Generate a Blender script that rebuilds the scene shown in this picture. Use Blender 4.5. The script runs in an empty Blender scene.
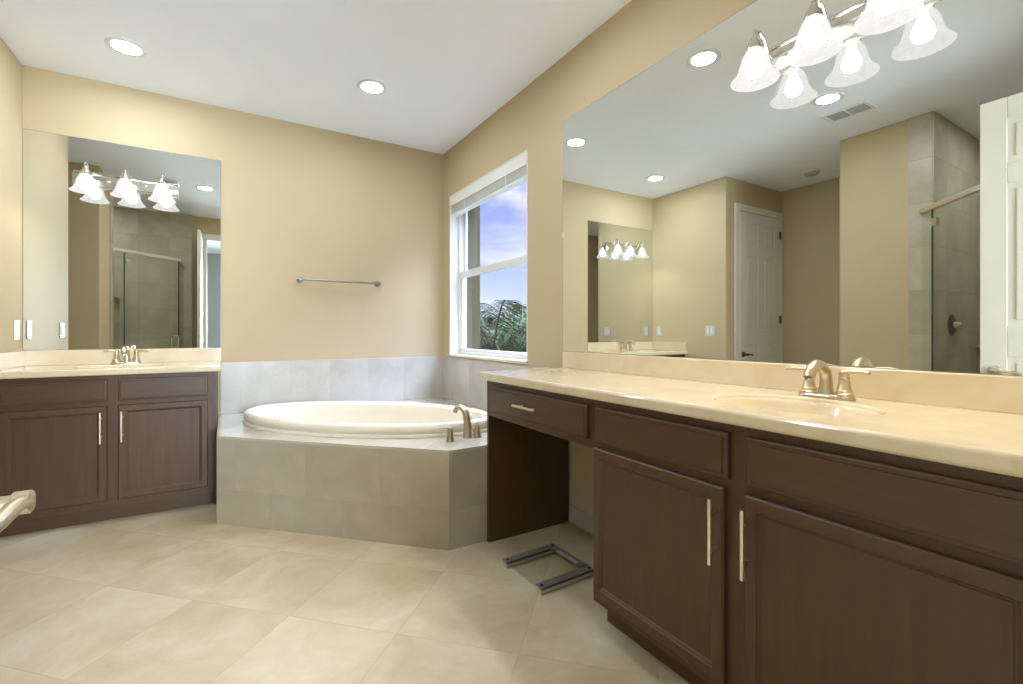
import bpy, bmesh, math, random
from mathutils import Vector, Matrix
random.seed(7)
S = bpy.context.scene
COL = S.collection
PI = math.pi

# ------------------------------------------------------------------ camera
F_PX, HOR, TH, ZC = 468.19, 332.7, 0.54782, 1.10
cam_d = bpy.data.cameras.new('camera'); cam = bpy.data.objects.new('camera', cam_d); COL.objects.link(cam)
cam.location = (0, 0, ZC); cam.rotation_euler = (PI/2, 0, -TH)
cam_d.sensor_fit = 'HORIZONTAL'; cam_d.sensor_width = 36.0
cam_d.lens = 36.0*F_PX/1023.0
cam_d.shift_y = (HOR-342.0)/1023.0
cam_d.clip_start = 0.02; cam_d.clip_end = 500
S.camera = cam

# ------------------------------------------------------------------ exposure
S.view_settings.view_transform = 'Standard'; S.view_settings.look = 'None'
S.view_settings.gamma = 1.0; S.view_settings.use_curve_mapping = False
S.view_settings.exposure = 0.60

# ------------------------------------------------------------------ light levels
SKY_STRENGTH = 1.0
ZENITH_STRENGTH = 27.0
SHADE_GLOW = 0.50
BULB_EMIT_RIGHT = 340.0
BULB_EMIT = 66.0
BULB_COL = (1.0, 0.96, 0.88)
CAN_EMIT = 135.0
CAN_COL = (0.86, 0.95, 1.10)
BEDROOM_W = 150.0
BEDROOM_COL = (0.76, 0.88, 1.0)

# ------------------------------------------------------------------ node helpers
def srgb(r, g, b):
    f = lambda v: v/255/12.92 if v/255 <= 0.04045 else ((v/255+0.055)/1.055)**2.4
    return (f(r), f(g), f(b), 1.0)

class NT:
    def __init__(s, tree): s.t = tree; s.n = tree.nodes; s.l = tree.links
    def new(s, typ, **kw):
        n = s.n.new(typ)
        for k, v in kw.items(): setattr(n, k, v)
        return n
    def put(s, sock, v):
        if isinstance(v, bpy.types.NodeSocket): s.l.new(v, sock)
        else: sock.default_value = v
    def m(s, op, a, b=0.0, c=0.0):
        n = s.new('ShaderNodeMath', operation=op)
        s.put(n.inputs[0], a); s.put(n.inputs[1], b); s.put(n.inputs[2], c)
        return n.outputs[0]
    def dot(s, v, w):
        n = s.new('ShaderNodeVectorMath', operation='DOT_PRODUCT')
        s.put(n.inputs[0], v); n.inputs[1].default_value = w
        return n.outputs['Value']
    def pos(s): return s.new('ShaderNodeNewGeometry').outputs['Position']
    def obj(s): return s.new('ShaderNodeTexCoord').outputs['Object']
    def noise(s, vec, scale, detail=4, rough=0.55, dist=0.0):
        n = s.new('ShaderNodeTexNoise'); s.put(n.inputs['Vector'], vec)
        n.inputs['Scale'].default_value = scale; n.inputs['Detail'].default_value = detail
        n.inputs['Roughness'].default_value = rough; n.inputs['Distortion'].default_value = dist
        return n.outputs['Fac']
    def ramp(s, fac, stops):
        n = s.new('ShaderNodeValToRGB'); s.put(n.inputs[0], fac)
        e = n.color_ramp.elements
        while len(e) < len(stops): e.new(0.5)
        for el, (p, c) in zip(e, stops): el.position = p; el.color = c
        return n.outputs['Color']
    def mix(s, fac, a, b, blend='MIX'):
        n = s.new('ShaderNodeMix', data_type='RGBA', blend_type=blend)
        s.put(n.inputs[0], fac); s.put(n.inputs[6], a); s.put(n.inputs[7], b)
        return n.outputs[2]
    def scale(s, vec, sc):
        n = s.new('ShaderNodeMapping'); s.put(n.inputs[0], vec); n.inputs['Scale'].default_value = sc
        return n.outputs[0]
    def bump(s, h, strength, dist=0.002):
        n = s.new('ShaderNodeBump'); s.put(n.inputs['Height'], h)
        n.inputs['Strength'].default_value = strength; n.inputs['Distance'].default_value = dist
        return n.outputs[0]

MATS = {}
def mat(name):
    m = bpy.data.materials.new(name); m.use_nodes = True
    b = m.node_tree.nodes['Principled BSDF']; MATS[name] = m
    return m, NT(m.node_tree), b

def simple(name, col, rough=0.5, metal=0.0, spec=0.5, noise=0.0, nscale=30, coat=0.0):
    m, t, b = mat(name)
    if noise:
        f = t.noise(t.pos(), nscale, 3)
        k = [(max(0, c*(1-noise))) for c in col[:3]]+[1]; q = [min(1, c*(1+noise)) for c in col[:3]]+[1]
        t.l.new(t.ramp(f, [(0.3, k), (0.7, q)]), b.inputs['Base Color'])
    else: b.inputs['Base Color'].default_value = col
    b.inputs['Roughness'].default_value = rough; b.inputs['Metallic'].default_value = metal
    b.inputs['Specular IOR Level'].default_value = spec
    b.inputs['Coat Weight'].default_value = coat
    return m

def paint(name, col, rough=0.6):
    m, t, b = mat(name)
    p = t.pos()
    f = t.noise(p, 1.3, 3)
    c2 = tuple(c*0.965 for c in col[:3])+(1,)
    t.l.new(t.ramp(f, [(0.35, c2), (0.65, col)]), b.inputs['Base Color'])
    b.inputs['Roughness'].default_value = rough
    b.inputs['Specular IOR Level'].default_value = 0.3
    t.l.new(t.bump(t.noise(p, 160, 2), 0.06, 0.001), b.inputs['Normal'])
    return m

def tile(name, cols, grout, ua, va, us, vs, uo=0.0, vo=0.0, gw=0.004, rough=0.3, stagger=0.0, mottle=3.0, bump=0.25):
    """tiles laid along the world directions ua, va with sizes us, vs"""
    m, t, b = mat(name)
    p = t.pos()
    v = t.m('DIVIDE', t.m('SUBTRACT', t.dot(p, va), vo), vs)
    vf = t.m('FLOOR', v)
    u = t.m('DIVIDE', t.m('SUBTRACT', t.dot(p, ua), uo), us)
    if stagger: u = t.m('ADD', u, t.m('MULTIPLY', t.m('FLOORED_MODULO', vf, 2.0), stagger))
    uf = t.m('FLOOR', u)
    fu = t.m('SUBTRACT', u, uf); fv = t.m('SUBTRACT', v, vf)
    eu = t.m('MULTIPLY', t.m('MINIMUM', fu, t.m('SUBTRACT', 1.0, fu)), us)
    ev = t.m('MULTIPLY', t.m('MINIMUM', fv, t.m('SUBTRACT', 1.0, fv)), vs)
    e = t.m('MINIMUM', eu, ev)
    g = t.m('LESS_THAN', e, gw/2)
    idn = t.new('ShaderNodeCombineXYZ'); t.put(idn.inputs[0], uf); t.put(idn.inputs[1], vf)
    wn = t.new('ShaderNodeTexWhiteNoise', noise_dimensions='3D'); t.put(wn.inputs['Vector'], idn.outputs[0])
    off = t.new('ShaderNodeVectorMath', operation='MULTIPLY_ADD')
    t.put(off.inputs[0], wn.outputs['Color']); off.inputs[1].default_value = (9, 9, 9); t.put(off.inputs[2], p)
    n1 = t.noise(off.outputs[0], mottle, 6, 0.62, 0.6)
    c = t.ramp(n1, [(0.28, cols[0]), (0.5, cols[1]), (0.74, cols[2])])
    n2 = t.noise(off.outputs[0], mottle*7, 4, 0.6)
    c = t.mix(t.m('MULTIPLY', n2, 0.25), c, cols[0])
    tone = t.m('MULTIPLY_ADD', wn.outputs['Value'], 0.06, 0.96)
    cb = t.new('ShaderNodeCombineXYZ')
    for i in range(3): t.put(cb.inputs[i], tone)
    c = t.mix(1.0, c, cb.outputs[0], 'MULTIPLY')
    c = t.mix(g, c, grout)
    t.l.new(c, b.inputs['Base Color'])
    r = t.m('MULTIPLY_ADD', n2, 0.15, rough-0.05)
    t.l.new(t.m('MAXIMUM', r, t.m('MULTIPLY', g, 0.8)), b.inputs['Roughness'])
    hgt = t.m('ADD', t.m('SUBTRACT', 1.0, g), t.m('MULTIPLY', n1, 0.25))
    t.l.new(t.bump(hgt, bump, 0.002), b.inputs['Normal'])
    return m

def wood(name, grain_axis):
    m, t, b = mat(name)
    p = t.pos()
    sc = [9, 9, 9]; sc[grain_axis] = 0.8
    v = t.scale(p, sc)
    f = t.noise(v, 5, 6, 0.62, 0.5); f2 = t.noise(p, 3.0, 3)
    c = t.ramp(f, [(0.25, srgb(72, 50, 29)), (0.55, srgb(83, 59, 35)), (0.8, srgb(94, 68, 42))])
    c = t.mix(t.m('MULTIPLY', f2, 0.5), c, srgb(78, 52, 32))
    t.l.new(c, b.inputs['Base Color'])
    b.inputs['Roughness'].default_value = 0.42
    b.inputs['Specular IOR Level'].default_value = 0.45
    t.l.new(t.bump(f, 0.05, 0.001), b.inputs['Normal'])
    return m

def glass(name, tint, refl=1.0):
    m = bpy.data.materials.new(name); m.use_nodes = True; MATS[name] = m
    t = NT(m.node_tree); t.n.remove(t.n['Principled BSDF']); out = t.n['Material Output']
    tr = t.new('ShaderNodeBsdfTransparent'); tr.inputs[0].default_value = tint
    gl = t.new('ShaderNodeBsdfGlossy'); gl.inputs['Roughness'].default_value = 0.0
    lw = t.new('ShaderNodeLayerWeight'); lw.inputs[0].default_value = 0.5     # Schlick reflectance, the same from both sides
    fac = t.m('MULTIPLY_ADD', t.m('POWER', lw.outputs['Facing'], 5.0), 0.6*refl, 0.035*refl)
    mx = t.new('ShaderNodeMixShader')
    t.l.new(fac, mx.inputs[0]); t.l.new(tr.outputs[0], mx.inputs[1]); t.l.new(gl.outputs[0], mx.inputs[2])
    t.l.new(mx.outputs[0], out.inputs[0])
    return m

def shade_glass(name, through, col, strength):
    """frosted alabaster glass: lets part of the bulb's light through and glows itself"""
    m = bpy.data.materials.new(name); m.use_nodes = True; MATS[name] = m
    t = NT(m.node_tree); t.n.remove(t.n['Principled BSDF']); out = t.n['Material Output']
    tr = t.new('ShaderNodeBsdfTransparent'); tr.inputs[0].default_value = (through, through, through, 1)
    em = t.new('ShaderNodeEmission'); n = t.noise(t.pos(), 38, 4, 0.6, 0.8)
    c2 = tuple(q*0.90 for q in col)+(1,)
    t.l.new(t.ramp(n, [(0.35, c2), (0.65, tuple(col)+(1,))]), em.inputs[0]); em.inputs[1].default_value = strength
    ad = t.new('ShaderNodeAddShader'); t.l.new(tr.outputs[0], ad.inputs[0]); t.l.new(em.outputs[0], ad.inputs[1])
    t.l.new(ad.outputs[0], out.inputs[0])
    return m

def emit(name, col, strength):
    m, t, b = mat(name)
    b.inputs['Base Color'].default_value = (0.9, 0.9, 0.88, 1)
    b.inputs['Emission Color'].default_value = tuple(col)+(1,)
    b.inputs['Emission Strength'].default_value = strength
    b.inputs['Roughness'].default_value = 0.35
    return m

# ------------------------------------------------------------------ world: blue sky with soft clouds
w = bpy.data.worlds.new('sky'); S.world = w; w.use_nodes = True
t = NT(w.node_tree); bg = t.n['Background']
d = t.new('ShaderNodeTexCoord').outputs['Generated']
sep = t.new('ShaderNodeSeparateXYZ'); t.put(sep.inputs[0], d)
grad = t.ramp(sep.outputs[2], [(0.0, srgb(214, 222, 246)), (0.13, srgb(168, 184, 238)), (0.34, srgb(132, 140, 250)), (0.60, srgb(188, 206, 252)), (1.0, srgb(188, 206, 252))])
cl = t.noise(t.scale(d, (1.0, 1.0, 3.2)), 3.1, 6, 0.55, 0.3)
cm = t.ramp(cl, [(0.50, (0, 0, 0, 1)), (0.68, (1, 1, 1, 1))])
t.l.new(t.mix(t.m('MULTIPLY', cm, 0.8), grad, srgb(238, 232, 250)), bg.inputs[0])
hi = t.new('ShaderNodeMapRange', interpolation_type='SMOOTHSTEP'); t.put(hi.inputs[0], sep.outputs[2])
hi.inputs[1].default_value = 0.36; hi.inputs[2].default_value = 0.70; hi.inputs[3].default_value = SKY_STRENGTH; hi.inputs[4].default_value = ZENITH_STRENGTH   # overhead sky, out of view, boosted to strengthen the window light
t.l.new(hi.outputs[0], bg.inputs[1])

def lamp(name, kind, loc, rot, energy, color, **kw):
    l = bpy.data.lights.new(name, kind); o = bpy.data.objects.new(name, l); COL.objects.link(o)
    o.location = loc; o.rotation_euler = rot; l.energy = energy; l.color = color
    for k, v in kw.items(): setattr(l, k, v)
    return o
# sun over the roof (lights the garden only), daylight entering the bedroom window behind the camera
lamp('sun', 'SUN', (0, 0, 20), (math.radians(-28), math.radians(-18), 0), 1.5, (1, 0.95, 0.86), angle=0.01)
lamp('bedroom_daylight', 'AREA', (1.15, -3.52, 1.45), (PI/2, 0, 0), BEDROOM_W, BEDROOM_COL, shape='RECTANGLE', size=2.0, size_y=1.7, spread=math.radians(110))
lamp('window_portal', 'AREA', (2.06, 3.245, 1.62), (0, PI/2, 0), 1.0, (1, 1, 1), shape='RECTANGLE', size=1.4, size_y=1.28).data.cycles.is_portal = True

# ------------------------------------------------------------------ materials
TAN = srgb(196, 178, 142)
paint('tan_paint', TAN)
paint('ceiling_white', srgb(238, 242, 250), 0.8)
paint('white_trim', srgb(230, 227, 216), 0.35)
paint('door_paint', srgb(218, 213, 196), 0.4)
paint('bedroom_paint', srgb(160, 168, 168))
k = 1/math.sqrt(2)
B3 = [srgb(180, 161, 126), srgb(199, 183, 150), srgb(219, 207, 180)]
tile('floor_tile', B3, srgb(188, 170, 136), (k, k, 0), (k, -k, 0), 0.457, 0.457, 2.212*k, -0.5*k, 0.0035, 0.34, bump=0.06)
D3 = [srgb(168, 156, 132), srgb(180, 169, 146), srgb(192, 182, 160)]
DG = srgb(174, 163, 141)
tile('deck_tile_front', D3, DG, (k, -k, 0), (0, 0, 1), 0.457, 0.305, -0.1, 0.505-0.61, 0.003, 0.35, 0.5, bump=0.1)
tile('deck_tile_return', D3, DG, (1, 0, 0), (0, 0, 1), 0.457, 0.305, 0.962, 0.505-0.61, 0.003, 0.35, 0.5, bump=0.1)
mt = tile('deck_tile_top', [srgb(190, 182, 162), srgb(202, 194, 174), srgb(212, 205, 188)], srgb(196, 188, 170), (k, -k, 0), (k, k, 0), 0.457, 0.457, -0.1, 2.224, 0.003, 0.12, bump=0.04)  # deck tile made lighter: window glare painted into the top's colour
mt.node_tree.nodes['Principled BSDF'].inputs['Coat Weight'].default_value = 0.6
W3 = [srgb(178, 172, 158), srgb(194, 189, 176), srgb(208, 203, 192)]
WG = srgb(196, 192, 182)
tile('splash_tile_back', W3, WG, (1, 0, 0), (0, 0, 1), 0.305, 0.457, 0.11, 0.425, 0.003, 0.28, bump=0.1)
tile('splash_tile_right', W3, WG, (0, 1, 0), (0, 0, 1), 0.305, 0.457, 0.11, 0.425, 0.003, 0.28, bump=0.1)
H3 = [srgb(170, 158, 130), srgb(186, 174, 148), srgb(200, 190, 166)]
tile('shower_tile_x', H3, srgb(160, 148, 124), (1, 0, 0), (0, 0, 1), 0.33, 0.33, 0, 0.1, 0.003, 0.35, bump=0.1)
tile('shower_tile_y', H3, srgb(160, 148, 124), (0, 1, 0), (0, 0, 1), 0.33, 0.33, 0.02, 0.1, 0.003, 0.35, bump=0.1)
tile('shower_floor_tile', H3, srgb(150, 140, 118), (1, 0, 0), (0, 1, 0), 0.1, 0.1, 0, 0, 0.003, 0.45, bump=0.1)
wood('wood_v', 2); wood('wood_y', 1); wood('wood_x', 0)
simple('cabinet_inside', srgb(38, 26, 18), 0.6, noise=0.1)
def counter_mat():
    m, t, b = mat('cultured_marble')
    n = t.noise(t.pos(), 5, 5, 0.6, 1.2)
    t.l.new(t.ramp(n, [(0.3, srgb(214, 195, 160)), (0.7, srgb(225, 210, 180))]), b.inputs['Base Color'])
    b.inputs['Roughness'].default_value = 0.16; b.inputs['Coat Weight'].default_value = 0.3
    b.inputs['Coat Roughness'].default_value = 0.08
counter_mat()
simple('tub_acrylic', srgb(236, 226, 204), 0.10, coat=0.4, noise=0.01)
simple('brushed_nickel', srgb(206, 192, 166), 0.33, 1.0, noise=0.04, nscale=200)
simple('grey_nickel', srgb(150, 146, 136), 0.42, 1.0, noise=0.03)
simple('polished_nickel', srgb(214, 212, 206), 0.18, 1.0, noise=0.03, nscale=200)
simple('satin_bar', srgb(226, 214, 192), 0.32, 1.0, noise=0.03, nscale=200)
simple('chrome', srgb(225, 225, 225), 0.06, 1.0, noise=0.02)
simple('dark_metal', srgb(96, 88, 76), 0.3, 1.0, noise=0.05)
simple('scale_strip', srgb(128, 124, 110), 0.3, 0.3, noise=0.05)
simple('scale_bar', srgb(198, 194, 182), 0.3, 0.5, noise=0.03)
simple('mirror_silver', srgb(233, 236, 231), 0.0, 1.0, noise=0.002)
simple('mirror_edge', srgb(120, 122, 110), 0.3, 0.3, noise=0.02)
simple('switch_plastic', srgb(205, 206, 199), 0.3, noise=0.01)
simple('vinyl_white', srgb(222, 224, 224), 0.3, noise=0.01)
simple('blind_white', srgb(232, 232, 224), 0.45, noise=0.02)
simple('grille_grey', srgb(175, 176, 176), 0.6, noise=0.05)
simple('rubber_black', srgb(22, 22, 20), 0.6, noise=0.1)
simple('stucco', srgb(66, 58, 24), 0.9, noise=0.08, nscale=60)
simple('palm_leaf', srgb(33, 46, 18), 0.8, 0.0, 0.15, noise=0.3, nscale=6)
simple('palm_leaf_dark', srgb(22, 34, 16), 0.8, 0.0, 0.15, noise=0.3, nscale=6)
simple('palm_trunk', srgb(66, 58, 46), 0.9, noise=0.25, nscale=20)
simple('bush_leaf', srgb(17, 28, 15), 0.9, 0.0, 0.1, noise=0.35, nscale=5)
simple('lawn', srgb(58, 68, 44), 0.9, noise=0.25, nscale=3)
simple('carpet', srgb(178, 168, 150), 0.95, noise=0.06, nscale=90)
simple('soap', srgb(238, 234, 222), 0.4, noise=0.02)
glass('window_glass', (0.96, 0.98, 0.97, 1))
glass('shower_glass', (0.975, 0.987, 0.977, 1))
simple('glass_edge', srgb(52, 92, 76), 0.1, noise=0.05)
glass('scale_glass', (0.93, 0.955, 0.93, 1), 0.7)
shade_glass('lamp_shade_glass', 0.33, (0.93, 0.91, 0.88), SHADE_GLOW)
emit('bulb_glow', BULB_COL, BULB_EMIT); emit('bulb_glow_right', BULB_COL, BULB_EMIT_RIGHT)
emit('can_lens', CAN_COL, CAN_EMIT)

# ------------------------------------------------------------------ mesh helpers
class MB:
    def __init__(s): s.bm = bmesh.new()
    def box(s, x0, x1, y0, y1, z0, z1):
        v = [s.bm.verts.new((x, y, z)) for x in (x0, x1) for y in (y0, y1) for z in (z0, z1)]
        for f in ((0,1,3,2),(4,6,7,5),(0,4,5,1),(2,3,7,6),(0,2,6,4),(1,5,7,3)): s.bm.faces.new([v[i] for i in f])
        return s
    def prism(s, poly, z0, z1):
        a = [s.bm.verts.new((x, y, z0)) for x, y in poly]; b = [s.bm.verts.new((x, y, z1)) for x, y in poly]
        n = len(poly)
        s.bm.faces.new(a[::-1]); s.bm.faces.new(b)
        for i in range(n): s.bm.faces.new((a[i], a[(i+1)%n], b[(i+1)%n], b[i]))
        return s
    def loft(s, rings, cap0=True, cap1=True, closed=False):
        R = [[s.bm.verts.new(p) for p in r] for r in rings]
        n = len(R[0])
        seq = list(zip(R, R[1:])) + ([(R[-1], R[0])] if closed else [])
        for a, b in seq:
            for i in range(n): s.bm.faces.new((a[i], a[(i+1)%n], b[(i+1)%n], b[i]))
        if not closed:
            if cap0: s.bm.faces.new(R[0][::-1])
            if cap1: s.bm.faces.new(R[-1])
        return s
    def lathe(s, prof, c=(0,0,0), axis='Z', n=24, cap0=True, cap1=True):
        rings = []
        for r, h in prof:
            ring = []
            for i in range(n):
                a = 2*PI*i/n; p = (r*math.cos(a), r*math.sin(a), h)
                if axis == 'Y': p = (p[0], h, p[1])
                if axis == 'X': p = (h, p[0], p[1])
                ring.append((c[0]+p[0], c[1]+p[1], c[2]+p[2]))
            rings.append(ring)
        return s.loft(rings, cap0, cap1)
    def tube(s, pts, r, n=12, cap=True, flat=None):
        pts = [Vector(p) for p in pts]; m = len(pts)
        rs = r if isinstance(r, (list, tuple)) else [r]*m
        T = []
        for i in range(m):
            T.append((pts[min(i+1, m-1)]-pts[max(i-1, 0)]).normalized())
        up = Vector((0,0,1)) if abs(T[0].z) < 0.9 else Vector((1,0,0))
        N = (up-T[0]*up.dot(T[0])).normalized(); rings = []
        for i in range(m):
            N = (N-T[i]*N.dot(T[i])).normalized(); Bn = T[i].cross(N)
            q = 1.0 if flat is None else flat
            rings.append([tuple(pts[i]+N*(rs[i]*q*math.cos(2*PI*j/n))+Bn*(rs[i]*math.sin(2*PI*j/n))) for j in range(n)])
        return s.loft(rings, cap, cap)
    def ellipsoid(s, c, r, n=16, m=10):
        rings = []
        for j in range(1, m):
            th = PI*j/m
            rings.append([(c[0]+r[0]*math.sin(th)*math.cos(2*PI*i/n), c[1]+r[1]*math.sin(th)*math.sin(2*PI*i/n), c[2]-r[2]*math.cos(th)) for i in range(n)])
        return s.loft(rings)
    def xf(s, M):
        bmesh.ops.transform(s.bm, matrix=M, verts=s.bm.verts); return s
    def build(s, name, m, parent=None, bevel=0.0, smooth=False, seg=2, loc=None):
        bmesh.ops.recalc_face_normals(s.bm, faces=s.bm.faces)
        me = bpy.data.meshes.new(name); s.bm.to_mesh(me); s.bm.free()
        for mm in (m if isinstance(m, (list, tuple)) else [m]): me.materials.append(MATS[mm])
        o = bpy.data.objects.new(name, me); COL.objects.link(o)
        if parent: o.parent = parent
        if loc: o.location = loc
        if bevel:
            b = o.modifiers.new('bevel', 'BEVEL'); b.width = bevel; b.segments = seg; b.limit_method = 'ANGLE'; b.angle_limit = math.radians(40)
        if smooth:
            for p in me.polygons: p.use_smooth = True
            es = o.modifiers.new('split', 'EDGE_SPLIT'); es.split_angle = math.radians(42)
        return o

def box(*a): return MB().box(*a)
def struct(o, label=None):
    o['kind'] = 'structure'
    if label: o['label'] = label
    return o
def tag(o, label, cat, group=None, kind=None):
    o['label'] = label; o['category'] = cat
    if group: o['group'] = group
    if kind: o['kind'] = kind
    return o
def thing(name, label, cat, loc=(0,0,0), rz=0.0, group=None):
    o = bpy.data.objects.new(name, None); COL.objects.link(o)
    o.empty_display_size = 0.05; o.location = loc; o.rotation_euler = (0, 0, rz)
    return tag(o, label, cat, group)
def dup(root, loc, rz, label):
    r = root.copy(); COL.objects.link(r); r.location = loc; r.rotation_euler = (0, 0, rz); r['label'] = label
    for ch in list(root.children):
        c = ch.copy(); COL.objects.link(c); c.parent = r
        for g in list(ch.children):
            e = g.copy(); COL.objects.link(e); e.parent = c
    return r
def arc(c, r, a0, a1, n, plane='xz'):
    out = []
    for i in range(n+1):
        a = math.radians(a0+(a1-a0)*i/n); p, q = r*math.cos(a), r*math.sin(a)
        out.append((c[0]+p, c[1], c[2]+q) if plane == 'xz' else (c[0], c[1]+p, c[2]+q) if plane == 'yz' else (c[0]+p, c[1]+q, c[2]))
    return out

def ray_poly(poly, c, ang):
    dx, dy = math.cos(ang), math.sin(ang); best = None
    for i in range(len(poly)):
        (x1, y1), (x2, y2) = poly[i], poly[(i+1)%len(poly)]
        ex, ey = x2-x1, y2-y1; den = dx*ey-dy*ex
        if abs(den) < 1e-12: continue
        tt = ((x1-c[0])*ey-(y1-c[1])*ex)/den; uu = ((x1-c[0])*dy-(y1-c[1])*dx)/den
        if tt > 0 and -1e-9 <= uu <= 1+1e-9 and (best is None or tt < best): best = tt
    return (c[0]+dx*best, c[1]+dy*best)

def plate_hole(poly, c, a, b, rot, z0, z1, n=64):
    """polygon slab with an elliptic hole (also returns walls of the hole)"""
    angs = [2*PI*i/n for i in range(n)]
    for (x, y) in poly: angs.append(math.atan2(y-c[1], x-c[0]) % (2*PI))
    angs = sorted(set(round(q, 6) for q in angs))
    outer, inner = [], []
    for q in angs:
        outer.append(ray_poly(poly, c, q))
        l = q-rot; r = a*b/math.hypot(b*math.cos(l), a*math.sin(l))
        inner.append((c[0]+r*math.cos(q), c[1]+r*math.sin(q)))
    mb = MB(); z = lambda P, h: [(x, y, h) for x, y in P]
    mb.loft([z(outer, z0), z(outer, z1), z(inner, z1), z(inner, z0)], closed=True)
    return mb

# ------------------------------------------------------------------ the room shell
RX, BY, LX, H = 1.7156, 4.0206, -1.066, 2.7459
Y_ALC, X_ALC = 3.026, -2.117           # alcove with the closed door
Y_COL, Y_SH, Y_TILE = 1.96, 1.34, 1.483   # painted column end, shower side wall, tile edge
Y_IN = 0.05                            # inner face of the entry wall
struct(box(-2.35, 2.1, -0.07, 4.2, -0.12, 0.0).build('floor', 'floor_tile'), 'beige stone look floor tiles laid on the diagonal')
struct(box(-2.35, 2.1, -0.07, 4.2, H, H+0.12).build('ceiling', 'ceiling_white'))
struct(box(-1.066, 1.9, BY, BY+0.12, 0, H).build('wall_back', 'tan_paint'))
WY0, WY1, WZ0, WZ1 = 2.607, 3.882, 0.91, 2.325
XO = 1.97                              # outer face of the outside wall
wr = MB().box(RX, XO, -0.07, WY0, 0, H).box(RX, XO, WY1, BY+0.12, 0, H).box(RX, XO, WY0, WY1, 0, WZ0).box(RX, XO, WY0, WY1, WZ1, H)
struct(wr.build('wall_right', 'tan_paint'))
struct(box(X_ALC-0.15, LX, Y_ALC, BY+0.12, 0, H).build('wall_left', 'tan_paint', bevel=0.008, seg=3))
struct(box(-2.35, X_ALC, Y_COL, Y_ALC, 0, H).build('wall_alcove', 'tan_paint'))
struct(box(-2.35, LX, Y_SH, Y_COL, 0, H).build('wall_shower_end', 'tan_paint', bevel=0.008, seg=3))
struct(box(-2.35, -2.16, -0.07, Y_SH, 0, H).build('wall_shower_back', 'tan_paint'))
DX0, DX1, DZ = -0.245, 0.585, 2.44     # doorway the camera stands in
we = MB().box(-2.16, DX0, -0.07, Y_IN, 0, H).box(DX1, RX, -0.07, Y_IN, 0, H).box(DX0, DX1, -0.07, Y_IN, DZ, H)
struct(we.build('wall_entry', 'tan_paint'))
# bedroom behind the doorway
struct(box(-2.35, 3.2, -3.6, -0.07, -0.12, 0.0).build('floor_bedroom', 'carpet'))
struct(box(-2.35, 3.2, -3.7, -0.07, H, H+0.12).build('ceiling_bedroom', 'ceiling_white'))
struct(box(-2.35, -2.2, -3.6, -0.07, 0, H).build('wall_bedroom_left', 'bedroom_paint'))
struct(box(3.05, 3.2, -3.6, -0.07, 0, H).build('wall_bedroom_right', 'bedroom_paint'))
wb = MB().box(-2.35, 0.1, -3.7, -3.5, 0, H).box(2.2, 3.2, -3.7, -3.5, 0, H).box(0.1, 2.2, -3.7, -3.5, 0, 0.6).box(0.1, 2.2, -3.7, -3.5, 2.3, H)
struct(wb.build('wall_bedroom_far', 'bedroom_paint'))
struct(box(2.1, 3.2, -0.07, 0.0, 0, H).build('wall_bedroom_near', 'bedroom_paint'))

# baseboards (tile base, tan-white)
def base(name, x0, x1, y0, y1, m='splash_tile_right', h=0.10):
    return struct(box(x0, x1, y0, y1, 0, h).build(name, m, bevel=0.003))
base('baseboard_right', RX-0.012, RX, 1.338, 2.150)
base('baseboard_left', LX, LX+0.012, 3.02, 3.50, 'white_trim', 0.13)
base('baseboard_alcove', X_ALC, X_ALC+0.012, Y_COL, Y_ALC-0.012, 'white_trim', 0.13)
base('baseboard_shower', LX, LX+0.012, Y_TILE, Y_COL+0.012, 'white_trim', 0.13)

# tile band behind the tub
struct(box(-0.035, RX, BY-0.010, BY, 0.505, 0.882).build('trim_1', 'splash_tile_back', bevel=0.002))
struct(box(RX-0.010, RX, 2.215, BY-0.010, 0.505, 0.882).build('trim_2', 'splash_tile_right', bevel=0.002))
# shower tile skins
ZT = H-0.001
struct(box(-2.16, LX, Y_SH-0.008, Y_SH, 0, ZT).build('trim_3', 'shower_tile_x'))
struct(box(LX, LX+0.008, Y_SH-0.008, Y_TILE, 0, ZT).build('trim_4', 'shower_tile_y'))
struct(box(-2.16, -2.152, Y_IN+0.008, Y_SH-0.008, 0, ZT).build('trim_5', 'shower_tile_y'))
nx0, nx1, nz0, nz1 = -1.48, -1.185, 1.24, 1.56     # niche
ft = MB()
for bx in ((-2.152, nx0, 0, ZT), (nx1, -0.405, 0, ZT), (nx0, nx1, 0, nz0), (nx0, nx1, nz1, ZT)):
    ft.box(bx[0], bx[1], Y_IN, Y_IN+0.075, bx[2], bx[3])
struct(ft.build('trim_6', 'shower_tile_x'))

# ------------------------------------------------------------------ window_1
win = struct(bpy.data.objects.new('window_1', None), 'white single hung window over the tub with palms outside'); COL.objects.link(win)
win.location = (RX, WY0, WZ0)
def wpart(mb, name, m, **kw):
    return mb.xf(Matrix.Translation((-RX, -WY0, -WZ0))).build(name, m, win, **kw)
rv = MB().box(RX+0.001, 1.80, WY1-0.012, WY1, WZ0, WZ1).box(RX+0.001, 1.80, WY0, WY0+0.012, WZ0, WZ1).box(RX+0.001, 1.80, WY0, WY1, WZ1-0.012, WZ1)
wpart(rv, 'reveal', 'white_trim')
fr = MB()
X0, X1 = 1.80, 1.87
a, b2, c, e = WY0, WY1, WZ0, WZ1
fr.box(X0, X1, b2-0.036, b2, c, e).box(X0, X1, a, a+0.036, c, e).box(X0, X1, a+0.036, b2-0.036, c, c+0.022).box(X0, X1, a+0.036, b2-0.036, e-0.045, e)
wpart(fr, 'window_frame', 'vinyl_white', bevel=0.004)
ZM = 1.618
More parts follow.
